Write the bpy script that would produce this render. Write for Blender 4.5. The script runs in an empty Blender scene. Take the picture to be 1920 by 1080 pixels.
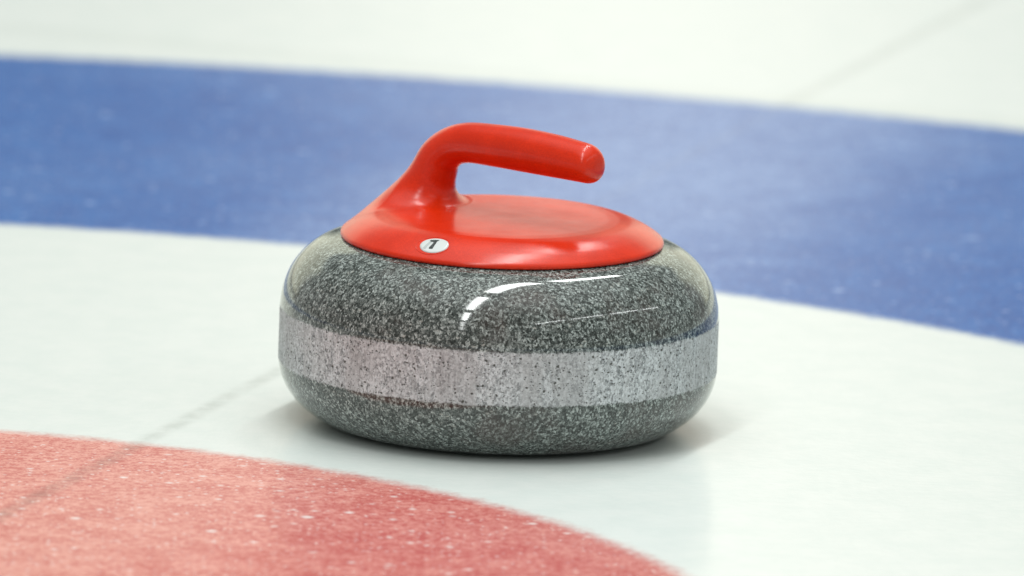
import bpy, math
import numpy as np
from mathutils import Matrix, Vector

scene = bpy.context.scene
COL = scene.collection

# ------------------------------------------------------------------ camera
cam_d = bpy.data.cameras.new('camera')
cam = bpy.data.objects.new('camera', cam_d)
COL.objects.link(cam)
CR = Vector((0.99931224, 0.00697914, 0.0364188))
CU = Vector((-0.0370815, 0.18808129, 0.9814532))
CF = Vector((0.0, 0.98212867, -0.18821073))
CP = Vector((0.00776614, -10.00013544, 2.00880327))
m = Matrix.Identity(4)
for i in range(3):
    m[i][0] = CR[i]; m[i][1] = CU[i]; m[i][2] = -CF[i]; m[i][3] = CP[i]
cam.matrix_world = m
cam_d.sensor_width = 36.0
cam_d.lens = 28841.02 / 1920 * 36.0
cam_d.clip_start = 0.5
cam_d.clip_end = 300
cam_d.dof.use_dof = True
cam_d.dof.focus_distance = 10.07
cam_d.dof.aperture_fstop = 6.3
scene.camera = cam
scene.render.resolution_x = 1920
scene.render.resolution_y = 1080

# ------------------------------------------------------------------ node helpers
class NT:
    def __init__(s, tree):
        s.t = tree; s.n = tree.nodes; s.l = tree.links
    def node(s, typ, **kw):
        n = s.n.new(typ)
        for k, v in kw.items():
            setattr(n, k, v)
        return n
    def put(s, sock, v):
        if isinstance(v, bpy.types.NodeSocket):
            s.l.new(v, sock)
        else:
            sock.default_value = v
    def math(s, op, a, b=0.0, c=0.0, clamp=False):
        n = s.node('ShaderNodeMath', operation=op, use_clamp=clamp)
        s.put(n.inputs[0], a); s.put(n.inputs[1], b); s.put(n.inputs[2], c)
        return n.outputs[0]
    def ramp(s, v, a, b, lo=0.0, hi=1.0, smooth=True):
        n = s.node('ShaderNodeMapRange')
        n.interpolation_type = 'SMOOTHSTEP' if smooth else 'LINEAR'
        s.put(n.inputs['Value'], v); s.put(n.inputs['From Min'], a); s.put(n.inputs['From Max'], b)
        s.put(n.inputs['To Min'], lo); s.put(n.inputs['To Max'], hi)
        return n.outputs[0]
    def mix(s, f, a, b, mode='MIX'):
        n = s.node('ShaderNodeMix', data_type='RGBA', blend_type=mode)
        s.put(n.inputs[0], f)
        for sk, v in ((n.inputs[6], a), (n.inputs[7], b)):
            if isinstance(v, tuple) and len(v) == 3: v = v + (1,)
            s.put(sk, v)
        return n.outputs[2]
    def noise(s, vec, scale, detail=2.0, rough=0.5, dist=0.0):
        n = s.node('ShaderNodeTexNoise')
        s.put(n.inputs['Vector'], vec)
        n.inputs['Scale'].default_value = scale; n.inputs['Detail'].default_value = detail
        n.inputs['Roughness'].default_value = rough; n.inputs['Distortion'].default_value = dist
        return n.outputs['Fac']
    def voro(s, vec, scale, rnd=1.0, feature='F1'):
        n = s.node('ShaderNodeTexVoronoi', feature=feature)
        s.put(n.inputs['Vector'], vec)
        n.inputs['Scale'].default_value = scale; n.inputs['Randomness'].default_value = rnd
        return n
    def scalev(s, vec, sc, rot=(0, 0, 0)):
        n = s.node('ShaderNodeMapping')
        s.put(n.inputs['Vector'], vec)
        n.inputs['Scale'].default_value = sc; n.inputs['Rotation'].default_value = rot
        return n.outputs[0]
    def sep(s, vec):
        n = s.node('ShaderNodeSeparateXYZ'); s.put(n.inputs[0], vec)
        return n.outputs

def new_mat(name):
    mt = bpy.data.materials.new(name); mt.use_nodes = True
    t = NT(mt.node_tree)
    return mt, t, mt.node_tree.nodes['Principled BSDF']

# ------------------------------------------------------------------ world: the hall round the sheet
world = bpy.data.worlds.new('World'); scene.world = world; world.use_nodes = True
w = NT(world.node_tree)
bg = world.node_tree.nodes['Background']
tc = w.node('ShaderNodeTexCoord')
x, y, z = w.sep(tc.outputs['Generated'])[:3]
elev = w.math('ARCSINE', z)
az = w.math('ARCTAN2', x, y)
D = math.pi / 180
aaz = w.math('ABSOLUTE', w.math('ADD', az, 3 * D))
# pale end wall in front of the camera, dim stands at the sides, roof dim low down
wall = w.math('MULTIPLY', w.ramp(aaz, 34 * D, 44 * D, 1, 0),
              w.math('MULTIPLY', w.ramp(elev, 0 * D, 2 * D), w.ramp(elev, 23 * D, 27 * D, 1, 0)))
daz = w.math('ABSOLUTE', w.math('SUBTRACT', az, 0.35 * D))
bright_patch = w.math('MULTIPLY', w.ramp(daz, 0.5 * D, 1.5 * D, 1, 0), wall)  # bright wall patch added for its reflection in the ice
side = w.math('MULTIPLY', w.ramp(elev, 2 * D, 8 * D), w.ramp(elev, 12 * D, 30 * D, 1, 0))
nz = w.noise(tc.outputs['Generated'], 3.5, 3, 0.6)
roof = w.mix(w.ramp(nz, 0.35, 0.65), (0.34, 0.355, 0.34), (0.48, 0.495, 0.48))
roof = w.mix(w.ramp(elev, 42 * D, 62 * D), (.26, .27, .26), w.mix(w.ramp(nz, .35, .65), (.90, .93, .90), (1.25, 1.28, 1.25)))  # overhead part brightened as added soft fill
sky = w.mix(side, roof, w.mix(w.ramp(nz, .4, .6), (0.25, 0.27, 0.26), (0.45, 0.46, 0.45)))
mid = w.ramp(w.math('ABSOLUTE', az), 4 * D, 8 * D, 1, 0)      # darker stretch of wall straight ahead
low = w.ramp(elev, 10.6 * D, 12.2 * D)
midc = w.mix(low, (0.02, 0.03, 0.04), (0.48, 0.42, 0.30))
sky = w.mix(wall, sky, w.mix(mid, (1.10, 1.12, .88), midc))
sky = w.mix(bright_patch, sky, (1.05, .98, .84))
w.put(bg.inputs[0], sky)
bg.inputs[1].default_value = 1.0

# ------------------------------------------------------------------ lamps: rows of ceiling fittings
def fitting(name, x, y, zc, length, width, azim, power, color=(1, 1, 1)):
    ld = bpy.data.lights.new(name, 'AREA'); ld.shape = 'RECTANGLE'
    ld.size = width; ld.size_y = length; ld.energy = power; ld.color = color
    o = bpy.data.objects.new(name, ld); COL.objects.link(o)
    o.location = (x, y, zc); o.rotation_euler = (0, 0, -azim)
    return o
A1 = math.atan2(.34, .94)
for k in range(-4, 2):
    t = 0.75 + 3.4 * k
    fitting('ceiling_lamp', t * .34 - .05, t * .94, 5.0, 2.6, .38, A1, 68 if k > -3 else 34, (0.97, 1.0, 0.985))
A2 = math.atan2(7.3, 10.3)
for k in range(4):
    f = (k + .5) / 4
    fitting('ceiling_lamp', 2.7 + 7.3 * f, -7.7 + 10.3 * f, 5.0, 2.6, .11, A2, 24, (0.97, 1.0, 1.0))

scene.view_settings.view_transform = 'Standard'
scene.view_settings.look = 'None'
scene.view_settings.exposure = 0.19
scene.view_settings.gamma = 1.0
scene.view_settings.use_curve_mapping = False
scene.render.engine = 'CYCLES'

# ------------------------------------------------------------------ mesh helpers
def tag(o, label=None, cat=None, kind=None):
    if label: o['label'] = label
    if cat: o['category'] = cat
    if kind: o['kind'] = kind
    return o

def mesh_obj(name, verts, faces, mat, parent=None, smooth=True, normals=None):
    me = bpy.data.meshes.new(name)
    me.from_pydata([tuple(map(float, v)) for v in verts], [], [tuple(int(i) for i in f) for f in faces])
    me.materials.append(mat)
    me.validate()
    if smooth:
        me.polygons.foreach_set('use_smooth', [True] * len(me.polygons))
    if normals is not None:
        me.normals_split_custom_set_from_vertices([tuple(map(float, n)) for n in normals])
    me.update()
    o = bpy.data.objects.new(name, me); COL.objects.link(o)
    if parent: o.parent = parent
    return o

def lathe(prof, n=288, cap_ends=False):
    v, f = [], []
    k = len(prof)
    for i in range(n):
        a = 2 * math.pi * i / n
        for r, zz in prof:
            v.append((r * math.cos(a), r * math.sin(a), zz))
    for i in range(n):
        j = (i + 1) % n
        for q in range(k - 1):
            f.append((i * k + q, j * k + q, j * k + q + 1, i * k + q + 1))
    return v, f

# ------------------------------------------------------------------ ice with painted house
HX, HY = -0.43933, -0.67115
C4 = (HX, HY, 0.59506)            # red circle: centre and radius
C8 = (-.46225, -.58747, 1.25217)  # inner edge of the blue ring
C12 = (-.40556, -.69246, 2.01606) # outer edge of the blue ring
ANG = 4.39945

def ice_material():
    mt, t, b = new_mat('painted_ice')
    geo = t.node('ShaderNodeNewGeometry')
    pos = geo.outputs['Position']
    px, py, pz = t.sep(pos)[:3]
    dx = t.math('SUBTRACT', px, HX); dy = t.math('SUBTRACT', py, HY)
    n1 = t.noise(pos, 60, 3, .6); n2 = t.noise(pos, 240, 3, .7)
    rag = t.math('ADD', t.math('MULTIPLY', t.math('SUBTRACT', n1, .5), .015),
                 t.math('MULTIPLY', t.math('SUBTRACT', n2, .5), .010))
    def radius(c):
        ex = t.math('SUBTRACT', px, c[0]); ey = t.math('SUBTRACT', py, c[1])
        r = t.math('SQRT', t.math('ADD', t.math('MULTIPLY', ex, ex), t.math('MULTIPLY', ey, ey)))
        return t.math('SUBTRACT', t.math('ADD', r, rag), c[2])
    e = .012
    red = t.ramp(radius(C4), -e + .004, e + .004, 1, 0)
    blue = t.math('MULTIPLY', t.ramp(radius(C8), -e - .010, e - .010), t.ramp(radius(C12), -e + .009, e + .009, 1, 0))
    # lines: centre line through the house, back line touching the outer ring
    ca, sa = math.cos(ANG), math.sin(ANG)
    perp = t.math('ADD', t.math('MULTIPLY', dx, -sa), t.math('MULTIPLY', dy, ca))
    along = t.math('ADD', t.math('MULTIPLY', dx, ca), t.math('MULTIPLY', dy, sa))
    wob = t.math('MULTIPLY', t.math('SUBTRACT', t.noise(pos, 9, 2), .5), .006)
    d1 = t.math('ABSOLUTE', t.math('ADD', t.math('SUBTRACT', perp, .02337), wob))
    l1 = t.ramp(d1, 0.001, .011, 1, 0)
    patch = t.ramp(t.noise(pos, 55, 3, .7), .35, .65, .35, 1)
    l1 = t.math('MULTIPLY', l1, patch)
    d2 = t.math('ABSOLUTE', t.math('ADD', along, 2.035))
    l2 = t.ramp(d2, 0.002, .035, .6, 0)
    # frosty mottling inside the ice
    big = t.noise(pos, 3.0, 3, .55)
    m1 = t.noise(pos, 30, 4, .7)
    m2 = t.noise(pos, 170, 3, .65)
    m3 = t.noise(pos, 520, 2, .6)
    mot = t.math('ADD', t.math('MULTIPLY', m1, .3), t.math('ADD', t.math('MULTIPLY', m2, .42), t.math('MULTIPLY', m3, .28)))
    frost = t.ramp(mot, .42, .60, 0, .7)
    def flecks(scale, radius, keep, soft):  # pale flecks: frost, and pebble glints painted into the colour
        v = t.voro(pos, scale)
        cr = t.sep(v.outputs['Color'])
        size = t.math('MULTIPLY', t.ramp(cr[0], 1 - keep, 1, 0, 1, False), radius * scale)
        size = t.math('MAXIMUM', size, .03 * radius * scale)
        dd = v.outputs['Distance']
        return t.math('MULTIPLY', t.ramp(dd, t.math('MULTIPLY', size, soft), size, 1, 0),
                      t.ramp(cr[0], 1 - keep, 1 - keep + .02))
    f0 = flecks(24, .0100, .32, .0)
    f1 = flecks(34, .0066, .40, .1)
    f2 = flecks(80, .0046, .65, .0)
    f3 = flecks(200, .0023, .75, .1)
    fl = t.math('MAXIMUM', t.math('MULTIPLY', f1, .9), t.math('MAXIMUM', t.math('MULTIPLY', f2, .8), t.math('MULTIPLY', f3, .7)))
    white = t.mix(t.ramp(m1, .3, .7), (.69, .745, .72), (.735, .775, .75))
    redc = t.mix(frost, (.50, .075, .070), (.80, .36, .31))
    bluec = t.mix(t.ramp(mot, .42, .62, 0, .6), (.0, .078, .33), (.03, .20, .56))
    bluec = t.mix(t.ramp(big, .4, .65, 0, .12), bluec, (.25, .42, .72))
    redc = t.mix(t.ramp(big, .35, .65, 0, .16), redc, (.80, .45, .38))
    # paler mottled band along the centre line
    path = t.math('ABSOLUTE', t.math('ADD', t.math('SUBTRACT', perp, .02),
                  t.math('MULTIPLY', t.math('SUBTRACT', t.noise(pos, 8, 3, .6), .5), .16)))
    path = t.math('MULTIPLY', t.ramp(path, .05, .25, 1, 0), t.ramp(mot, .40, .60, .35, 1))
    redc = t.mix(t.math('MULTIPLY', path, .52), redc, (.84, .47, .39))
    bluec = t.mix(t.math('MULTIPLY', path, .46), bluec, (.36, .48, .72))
    redc = t.mix(t.math('MULTIPLY', l1, .38), redc, (.17, .13, .12))
    redc = t.mix(fl, redc, (.86, .80, .78))
    bluec = t.mix(t.math('MULTIPLY', t.math('MAXIMUM', t.math('MULTIPLY', f0, .6), fl), .9), bluec, (.36, .50, .78))
    bluec = t.mix(t.math('MULTIPLY', l1, .10), bluec, (.3, .33, .36))
    white = t.mix(t.math('MULTIPLY', l1, .45), white, (.42, .46, .43))
    white = t.mix(t.math('MULTIPLY', l2, .35), white, (.52, .57, .53))
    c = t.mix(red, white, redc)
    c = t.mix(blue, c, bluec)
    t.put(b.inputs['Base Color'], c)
    b.inputs['Roughness'].default_value = .22
    b.inputs['IOR'].default_value = 1.31
    # pebbled surface
    h = t.math('ADD', t.math('MULTIPLY', t.noise(pos, 130, 2, .5), .0005), t.math('MULTIPLY', m3, .00012))
    bp = t.node('ShaderNodeBump'); bp.inputs['Strength'].default_value = .22; bp.inputs['Distance'].default_value = 1.0
    t.put(bp.inputs['Height'], h)
    t.put(b.inputs['Normal'], bp.outputs[0])
    return mt
ICE = ice_material()

def annulus(c0, c1, n=360):
    v, f = [], []
    for i in range(n):
        a = 2 * math.pi * i / n
        ca, sa = math.cos(a), math.sin(a)
        v += [(c0[0] + c0[2] * ca, c0[1] + c0[2] * sa, 0), (c1[0] + c1[2] * ca, c1[1] + c1[2] * sa, 0)]
    for i in range(n):
        j = (i + 1) % n
        f.append((2 * i, 2 * i + 1, 2 * j + 1, 2 * j))
    return v, f
def joined(parts):
    V, F = [], []
    for v, f in parts:
        k = len(V); V += v; F += [tuple(i + k for i in q) for q in f]
    return V, F
# sheets butt edge to edge in the one plane z = 0, none lies over another
ice = mesh_obj('ice', *joined([annulus(C4, C8), annulus(C12, (HX, HY, 4)), annulus((HX, HY, 4), (HX, HY, 40))]), ICE, smooth=False)
tag(ice, 'pale grey-white pebbled curling ice under the stone', 'ice', 'structure')
bl = mesh_obj('blue_ring', *annulus(C8, C12), ICE, smooth=False)
tag(bl, 'broad blue painted house ring in the ice behind the stone', 'painted ring', 'structure')
rd = mesh_obj('red_ring', *joined([annulus((HX, HY, .16), C4), annulus((HX, HY, .0005), (HX, HY, .16))]), ICE, smooth=False)
tag(rd, 'frosty red painted circle in the ice in front of the stone', 'painted ring', 'structure')

# ------------------------------------------------------------------ granite
RS = .1455
BAND0, BAND1 = .0412, .0772

def granite_material():
    mt, t, b = new_mat('granite')
    tcn = t.node('ShaderNodeTexCoord')
    pos = tcn.outputs['Object']
    px, py, pz = t.sep(pos)[:3]
    wob = t.math('MULTIPLY', t.math('SUBTRACT', t.noise(pos, 420, 2, .6), .5), .0034)
    zz = t.math('ADD', pz, t.math('ADD', wob, t.math('MULTIPLY', t.math('SUBTRACT', t.noise(pos, 60, 3, .6), .5), .0022)))
    band = t.math('MULTIPLY', t.ramp(zz, BAND0 - .0006, BAND0 + .0010), t.ramp(zz, BAND1 - .0012, BAND1 + .0006, 1, 0))
    # crystals
    warp = t.node('ShaderNodeVectorMath', operation='ADD')
    nn = t.node('ShaderNodeTexNoise'); t.put(nn.inputs['Vector'], pos); nn.inputs['Scale'].default_value = 380
    sc = t.node('ShaderNodeVectorMath', operation='SCALE'); t.put(sc.inputs[0], nn.outputs['Color']); sc.inputs['Scale'].default_value = .0022
    t.put(warp.inputs[0], pos); t.put(warp.inputs[1], sc.outputs[0]); wp = warp.outputs[0]
    v1 = t.voro(t.scalev(wp, (1, 1.5, .8), (.4, .3, .9)), 650)
    v2 = t.voro(t.scalev(wp, (1.5, .8, 1.2), (1.1, .5, .2)), 1050)
    v3 = t.voro(t.scalev(wp, (.7, 1.4, 1.5), (.3, 1.2, .6)), 330)
    r1 = t.sep(v1.outputs['Color'])[0]; r2 = t.sep(v2.outputs['Color'])[1]; c3 = t.sep(v3.outputs['Color']); r3 = c3[0]
    fine = t.noise(wp, 1100, 3, .75)
    mixv = t.math('ADD', t.math('MULTIPLY', r1, .42), t.math('ADD', t.math('MULTIPLY', r2, .28), t.math('ADD', t.math('MULTIPLY', fine, .42), t.math('MULTIPLY', t.noise(pos, 160, 2, .6), .10))))
    col = t.node('ShaderNodeValToRGB'); t.put(col.inputs[0], mixv)
    el = col.color_ramp.elements
    el[0].position = .28; el[0].color = (.011, .0145, .013, 1)
    el[1].position = .97; el[1].color = (.55, .62, .60, 1)
    for p_, c_ in ((.43, (.024, .031, .028, 1)), (.57, (.066, .080, .074, 1)), (.70, (.148, .172, .162, 1)), (.82, (.31, .35, .335, 1))):
        k = el.new(p_); k.color = c_
    base = col.outputs[0]
    # sparse larger pale feldspars and dark clots
    pale = t.math('MULTIPLY', t.ramp(r3, .88, .93), t.ramp(v3.outputs['Distance'], .15, .45, .7, 0))
    base = t.mix(pale, base, (.46, .48, .44))
    clot = t.math('MULTIPLY', t.ramp(c3[1], .93, .96), t.ramp(v3.outputs['Distance'], .1, .5, .8, 0))
    base = t.mix(clot, base, (.022, .026, .022))
    brown = t.ramp(t.noise(pos, 24, 3, .6), .46, .70, 0, .38)
    base = t.mix(brown, base, (.085, .058, .052), 'MIX')
    # honed striking band: whitened, pitted, rubbed up and down
    rub = t.noise(t.scalev(pos, (1, 1, .12)), 300, 3, .6)
    rub2 = t.noise(t.scalev(pos, (1, 1, .25)), 38, 3, .6)
    hon = t.mix(t.ramp(mixv, .25, .95), (.15, .165, .17), (.66, .70, .72))
    hon = t.mix(t.ramp(rub, .42, .66, 0, .45), hon, (.66, .69, .70))
    hon = t.mix(t.ramp(rub2, .42, .62, 0, .38), hon, (.30, .295, .295))
    def pits(scale, keep, rad):
        v = t.voro(t.scalev(wp, (1, 1, 1.2)), scale)
        cc = t.sep(v.outputs['Color'])
        return t.math('MULTIPLY', t.ramp(cc[2], 1 - keep, 1 - keep + .01),
                      t.ramp(v.outputs['Distance'], rad * .6, rad, 1, 0))
    pit = t.math('MAXIMUM', pits(300, .20, .34), pits(560, .22, .38))
    hon = t.mix(t.math('MULTIPLY', pit, .92), hon, (.04, .042, .032))
    t.put(b.inputs['Base Color'], t.mix(band, base, hon))
    t.put(b.inputs['Roughness'], t.ramp(band, 0, 1, .075, .55))
    b.inputs['IOR'].default_value = 1.55
    ht = t.math('MULTIPLY', t.math('ADD', t.math('MULTIPLY', pit, -1.0), t.math('MULTIPLY', fine, .35)), band)
    bp = t.node('ShaderNodeBump'); bp.inputs['Strength'].default_value = .6; bp.inputs['Distance'].default_value = .0006
    t.put(bp.inputs['Height'], ht); t.put(b.inputs['Normal'], bp.outputs[0])
    return mt
GRAN = granite_material()

root = bpy.data.objects.new('curling_stone', None); COL.objects.link(root)
tag(root, 'grey granite curling stone with a glossy red handle, standing on white ice', 'curling stone')

def sup(r0, z0, r1, z1, n, steps, t0=0.0, t1=math.pi / 2):
    out = []
    for i in range(steps + 1):
        a = t0 + (t1 - t0) * i / steps
        out.append((r0 + (r1 - r0) * max(math.cos(a), 0) ** (2 / n), z0 + (z1 - z0) * max(math.sin(a), 0) ** (2 / n)))
    return out
up = sup(.0762, .072, RS, .1295, 2.335, 70)          # from the band up to the shoulder
dn = [p for p in sup(.0714, .045, RS, -.0057, 2.15, 70) if p[1] > .0034]
def at_z(z): return RS - .00002
upper = [p for p in up if p[1] > BAND1]
lower = [p for p in dn if p[1] < BAND0]
def r_of(z, pts):
    pts = sorted(pts, key=lambda p: p[1])
    return float(np.interp(z, [p[1] for p in pts], [p[0] for p in pts]))
ru, rl = r_of(BAND1, up), r_of(BAND0, dn)
upper = [(r, z - .0014 * (1 - math.cos(math.pi * min(1, max(0, (.124 - r) / .017)))) / 2) for r, z in upper]
body_up = [(.0001, .1276), (.04, .1277)] + upper[::-1] + [(ru, BAND1)]
body_dn = [(rl, BAND0)] + lower + [(.108, .0010), (.098, .0006), (.085, .0009), (.072, .0012), (.067, .0003), (.0635, .0), (.060, .0004), (.056, .002), (.03, .006), (.0001, .007)]
mb = joined([lathe(body_up[::-1]), lathe(body_dn[::-1])])
body = mesh_obj('granite_body', *mb, GRAN, root)
bandp = [(rl, BAND0)] + [p for p in dn[::-1] if BAND0 < p[1] < .045] + [(RS, .045 + (.072 - .045) * i / 8) for i in range(9)] \
        + [p for p in up if .072 < p[1] < BAND1] + [(ru, BAND1)]
band = mesh_obj('striking_band', *lathe(bandp), GRAN, root)
band['label'] = 'lighter matt pitted band round the widest part of the stone'

# ------------------------------------------------------------------ handle: plate and gooseneck grip as one moulding
PHI = -38 * D
GX, GY = math.cos(PHI), math.sin(PHI)
CAPR = .1072
cr_ = np.array([0, .03, .055, .070, .078, .085, .089, .093, .098, .102, .105, .107, .12])
cz_ = np.array([.1414, .1414, .1412, .1409, .1404, .1392, .1379, .1363, .1339, .1315, .1294, .1279, .118])
from math import hypot
def ztop(r):
    a = np.linspace(0, .12, 481)
    zz = np.interp(a, cr_, cz_)
    k = np.exp(-np.linspace(-2, 2, 25) ** 2); k /= k.sum()
    zz = np.convolve(np.pad(zz, 12, mode='edge'), k, mode='valid')
    return np.interp(r, a, zz), np.interp(r, a, np.gradient(zz, a))
def smin(a, b, k):
    h = np.clip(.5 + .5 * (b - a) / k, 0, 1)
    return b * (1 - h) + a * h - k * h * (1 - h)
def smax(a, b, k): return -smin(-a, -b, k)
# s (along the grip), z, radius
path = np.array([(-.0700, .1320, .0210), (-.0670, .1420, .0192), (-.0635, .1520, .0172), (-.0592, .1630, .0154),
                 (-.0545, .1730, .0140), (-.0445, .1812, .0132), (-.0310, .1855, .0134), (-.0100, .1868, .0140), (.0150, .1873, .0145),
                 (.0400, .1870, .0142), (.0600, .1862, .0134), (.0850, .1850, .0124)])
def dense(P, n):
    out = []
    Q = np.vstack([2 * P[0] - P[1], P, 2 * P[-1] - P[-2]])
    for i in range(1, len(Q) - 2):
        for t in np.linspace(0, 1, n, endpoint=False):
            a, b, c, d = Q[i - 1], Q[i], Q[i + 1], Q[i + 2]
            out.append(.5 * (2 * b + (c - a) * t + (2 * a - 5 * b + 4 * c - d) * t * t + (3 * b - a - 3 * c + d) * t ** 3))
    out.append(P[-1])
    return np.array(out)
DP = dense(path, 14)
S_END = .0785
def sdf(P):
    x, y, z = P[..., 0], P[..., 1], P[..., 2]
    r = np.sqrt(x * x + y * y)
    zt, sl = ztop(r)
    cap = (z - zt) / np.sqrt(1 + sl * sl)
    s = x * GX + y * GY
    q = -x * GY + y * GX
    h = np.full(x.shape, 9.0)
    for (s0, z0, r0), (s1, z1, r1) in zip(DP[:-1], DP[1:]):
        ds, dz = s1 - s0, z1 - z0
        L2 = ds * ds + dz * dz
        t = np.clip(((s - s0) * ds + (z - z0) * dz) / L2, 0, 1)
        d = np.sqrt((s - s0 - t * ds) ** 2 + (z - z0 - t * dz) ** 2 + q * q) - (r0 + t * (r1 - r0))
        h = np.minimum(h, d)
    h = smax(h, (s - S_END) + (z - .186) * .12, .011)
    k = .013 + .017 * np.clip((-.040 - s) / .035, 0, 1)
    f = smin(cap, h, k)
    f = smax(f, r - CAPR, .0016)
    f = smax(f, .1249 - z, .0010)
    return f

def surface_nets():
    st = .0012
    xs = np.arange(-.1115, .1115 + st, st); zs = np.arange(.1225, .2065, st)
    X, Y, Z = np.meshgrid(xs, xs, zs, indexing='ij')
    F = np.empty(X.shape)
    for i in range(0, len(xs), 16):
        F[i:i + 16] = sdf(np.stack([X[i:i + 16], Y[i:i + 16], Z[i:i + 16]], -1))
    nx, ny, nz_ = F.shape
    sg = F < 0
    acc = np.zeros((nx - 1, ny - 1, nz_ - 1, 3)); cnt = np.zeros((nx - 1, ny - 1, nz_ - 1))
    offs = [(a, b) for a in (0, 1) for b in (0, 1)]
    for ax in range(3):
        for a, b in offs:
            o = [0, 0, 0]; oth = [i for i in range(3) if i != ax]
            o[oth[0]] = a; o[oth[1]] = b
            o2 = list(o); o2[ax] = 1
            sl = tuple(slice(k, k + n - 1) for k, n in zip(o, F.shape))
            sl2 = tuple(slice(k, k + n - 1) for k, n in zip(o2, F.shape))
            f0, f1 = F[sl], F[sl2]
            cross = (sg[sl] != sg[sl2])
            t = np.where(cross, f0 / np.where(cross, f0 - f1, 1), 0)
            for k in range(3):
                acc[..., k] += np.where(cross, (t if k == ax else o[k]), 0)
            cnt += cross
    act = cnt > 0
    idx = -np.ones(act.shape, int); idx[act] = np.arange(act.sum())
    ii = np.argwhere(act)
    loc = acc[act] / cnt[act][:, None]
    V = np.stack([xs[0] + (ii[:, 0] + loc[:, 0]) * st, xs[0] + (ii[:, 1] + loc[:, 1]) * st, zs[0] + (ii[:, 2] + loc[:, 2]) * st], -1)
    faces = []
    for ax in range(3):
        u, v = [(1, 2), (2, 0), (0, 1)][ax]
        s0 = [slice(1, None)] * 3; s0[ax] = slice(0, -1)
        s1 = [slice(1, None)] * 3; s1[ax] = slice(1, None)
        a, b = sg[tuple(s0)], sg[tuple(s1)]
        c = np.argwhere(a != b)
        flip = a[tuple(c.T)]
        g = c.copy(); g[:, [i for i in range(3) if i != ax]] += 1
        def cell(du, dv):
            h = g.copy(); h[:, u] -= du; h[:, v] -= dv
            h = np.minimum(np.maximum(h, 0), np.array(idx.shape) - 1)
            return idx[tuple(h.T)]
        q = np.stack([cell(1, 1), cell(0, 1), cell(0, 0), cell(1, 0)], -1)
        q[~flip] = q[~flip][:, ::-1]
        faces.append(q[(q >= 0).all(1)])
    Fc = np.concatenate(faces)
    def grad(V):
        e = 5e-4; G = np.zeros_like(V)
        for k in range(3):
            d = np.zeros(3); d[k] = e
            G[:, k] = (sdf(V + d) - sdf(V - d)) / (2 * e)
        return G
    for _ in range(3):
        G = grad(V); n2 = (G * G).sum(1)
        V = V - np.clip(sdf(V) / np.maximum(n2, .2), -.0006, .0006)[:, None] * G
    G = grad(V)
    N = G / np.linalg.norm(G, axis=1)[:, None]
    return V, Fc, N

def plastic_material():
    mt, t, b = new_mat('red_plastic')
    tcn = t.node('ShaderNodeTexCoord'); pos = tcn.outputs['Object']
    n = t.noise(pos, 45, 3, .6); n2 = t.noise(pos, 900, 2, .6)
    c = t.mix(t.ramp(t.math('ADD', t.math('MULTIPLY', n, .5), t.math('MULTIPLY', n2, .5)), .38, .62), (.58, .022, .003), (.69, .029, .004))
    t.put(b.inputs['Base Color'], c)
    # fine scuffs round the flat top
    sc = t.noise(pos, 60, 4, .7)
    t.put(b.inputs['Roughness'], t.ramp(sc, .3, .75, .22, .27))
    b.inputs['IOR'].default_value = 1.42
    bp = t.node('ShaderNodeBump'); bp.inputs['Strength'].default_value = .12; bp.inputs['Distance'].default_value = .0002
    t.put(bp.inputs['Height'], n2); t.put(b.inputs['Normal'], bp.outputs[0])
    return mt
RED = plastic_material()
V, Fc, N = surface_nets()
cz = V[Fc][:, :, 2].mean(1)
cen = V[Fc].mean(1)
def submesh(mask):
    f = Fc[mask]; u, inv = np.unique(f, return_inverse=True)
    return V[u], inv.reshape(f.shape), N[u]
# the grip begins where the neck has left the plate
isgrip = cz > .1485
pv, pf, pn = submesh(~isgrip)
plate = mesh_obj('handle_plate', pv, pf, RED, root, normals=pn)
gv, gf, gn = submesh(isgrip)
grip = mesh_obj('handle_grip', gv, gf, RED, root, normals=gn)

# dark ring painting in the shade of the gap between plate and granite
gk, tt, bb = new_mat('gap_shade_dark'); bb.inputs['Base Color'].default_value = (.012, .012, .013, 1); bb.inputs['Roughness'].default_value = .7
mesh_obj('gap_shade', *lathe([(.1049, .1215), (.1049, .1262), (.098, .1262)], 192), gk, root)

# ------------------------------------------------------------------ badge with its number
def flat_mat(name, col, rough=.35):
    mt, t, b = new_mat(name); b.inputs['Base Color'].default_value = col + (1,); b.inputs['Roughness'].default_value = rough
    return mt
BO = np.array([-.0442, -.0812, .1345])
U = np.array([.878, -.478, 0.0]); U /= np.linalg.norm(U)
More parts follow.
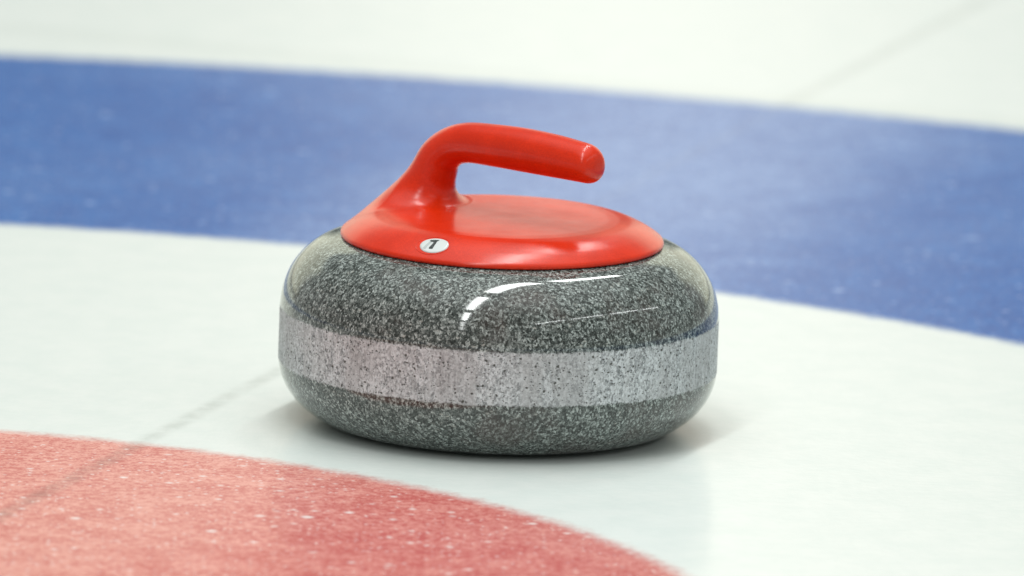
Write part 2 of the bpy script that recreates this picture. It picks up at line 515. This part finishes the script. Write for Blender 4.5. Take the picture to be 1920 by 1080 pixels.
# ground the badge on the plate
for _ in range(40):
    d = sdf(BO[None])[0]; 
    CDIR = (BO - np.array(CP)); CDIR /= np.linalg.norm(CDIR)
    BO = BO + CDIR * d * 1.5
e = 5e-4
G = np.array([(sdf((BO + np.eye(3)[k] * .004)[None])[0] - sdf((BO - np.eye(3)[k] * .004)[None])[0]) for k in range(3)])
BN = G / np.linalg.norm(G)
U = U - BN * (U @ BN); U /= np.linalg.norm(U)
W_ = np.cross(BN, U)
print('badge', BO, BN, 'slope', math.degrees(math.acos(BN[2])))
def place(pts, lift):
    out = []
    for a, b2 in pts:
        P = BO + U * a + W_ * b2 * .80
        for _ in range(4):
            P = P - BN * sdf(P[None])[0]
        out.append(P + BN * lift)
    return out
def disc(rad, lift, thick, n=72, rings=6, cx=0, cy=0):
    pts = [(cx, cy)]
    for k in range(1, rings + 1):
        for i in range(n):
            a = 2 * math.pi * i / n
            pts.append((cx + rad * k / rings * math.cos(a), cy + rad * k / rings * math.sin(a)))
    v = place(pts, lift)
    f = [(0, 1 + i, 1 + (i + 1) % n) for i in range(n)]
    for k in range(rings - 1):
        for i in range(n):
            a, b2 = 1 + k * n + i, 1 + k * n + (i + 1) % n
            f.append((a, a + n, b2 + n, b2))
    s0 = 1 + (rings - 1) * n; base = len(v)
    v += [v[s0 + i] - BN * thick for i in range(n)]
    for i in range(n):
        j = (i + 1) % n
        f.append((s0 + i, base + i, base + j, s0 + j))
    return v, f
MM = .001
badge = mesh_obj('number_badge', *disc(10.0 * MM, .00035, .0008), flat_mat('badge_white', (.60, .64, .63), .3), root)
rv, rf = [], []
nr = 96
for i in range(nr):
    a = 2 * math.pi * i / nr
    c = place([(-1.0 * MM + 12.0 * MM * math.cos(a), .2 * MM + 12.0 * MM * math.sin(a))], 0)[0]
    ra = U * math.cos(a) + W_ * math.sin(a)
    for q in range(8):
        b2 = 2 * math.pi * q / 8
        rv.append(c + (ra * math.cos(b2) + BN * math.sin(b2)) * .00028)
for i in range(nr):
    for q in range(8):
        rf.append((i * 8 + q, ((i + 1) % nr) * 8 + q, ((i + 1) % nr) * 8 + (q + 1) % 8, i * 8 + (q + 1) % 8))
mesh_obj('badge_rim', rv, rf, RED, root)
def poly(name, pts, lift, mat, parent):
    p = place([(a * MM, b2 * MM) for a, b2 in pts], lift)
    n = len(p)
    v = p + [q - BN * .00012 for q in p]
    f = [tuple(range(n))] + [(i, i + n, (i + 1) % n + n, (i + 1) % n) for i in range(n)]
    return mesh_obj(name, v, f, mat, parent, smooth=False)
one = [(-5.5, 5.6), (-4.3, 3.7), (-2.3, 4.0), (-1.6, 2.2), (-2.1, -4.6), (-1.7, -5.6), (0.8, -5.4), (.2, 3.2), (.0, 5.2), (.9, 7.4), (-2.3, 6.9)]
gh = [(-6.2, -5.6), (-4.2, -6.4), (-4.0, -4.2), (-3.4, 3.2), (-4.9, 3.6), (-5.6, 0.3)]
poly('number', one, .00060, flat_mat('number_black', (.012, .02, .018), .5), badge)
poly('number_shadow', gh, .00052, flat_mat('number_grey', (.42, .46, .45), .5), badge)
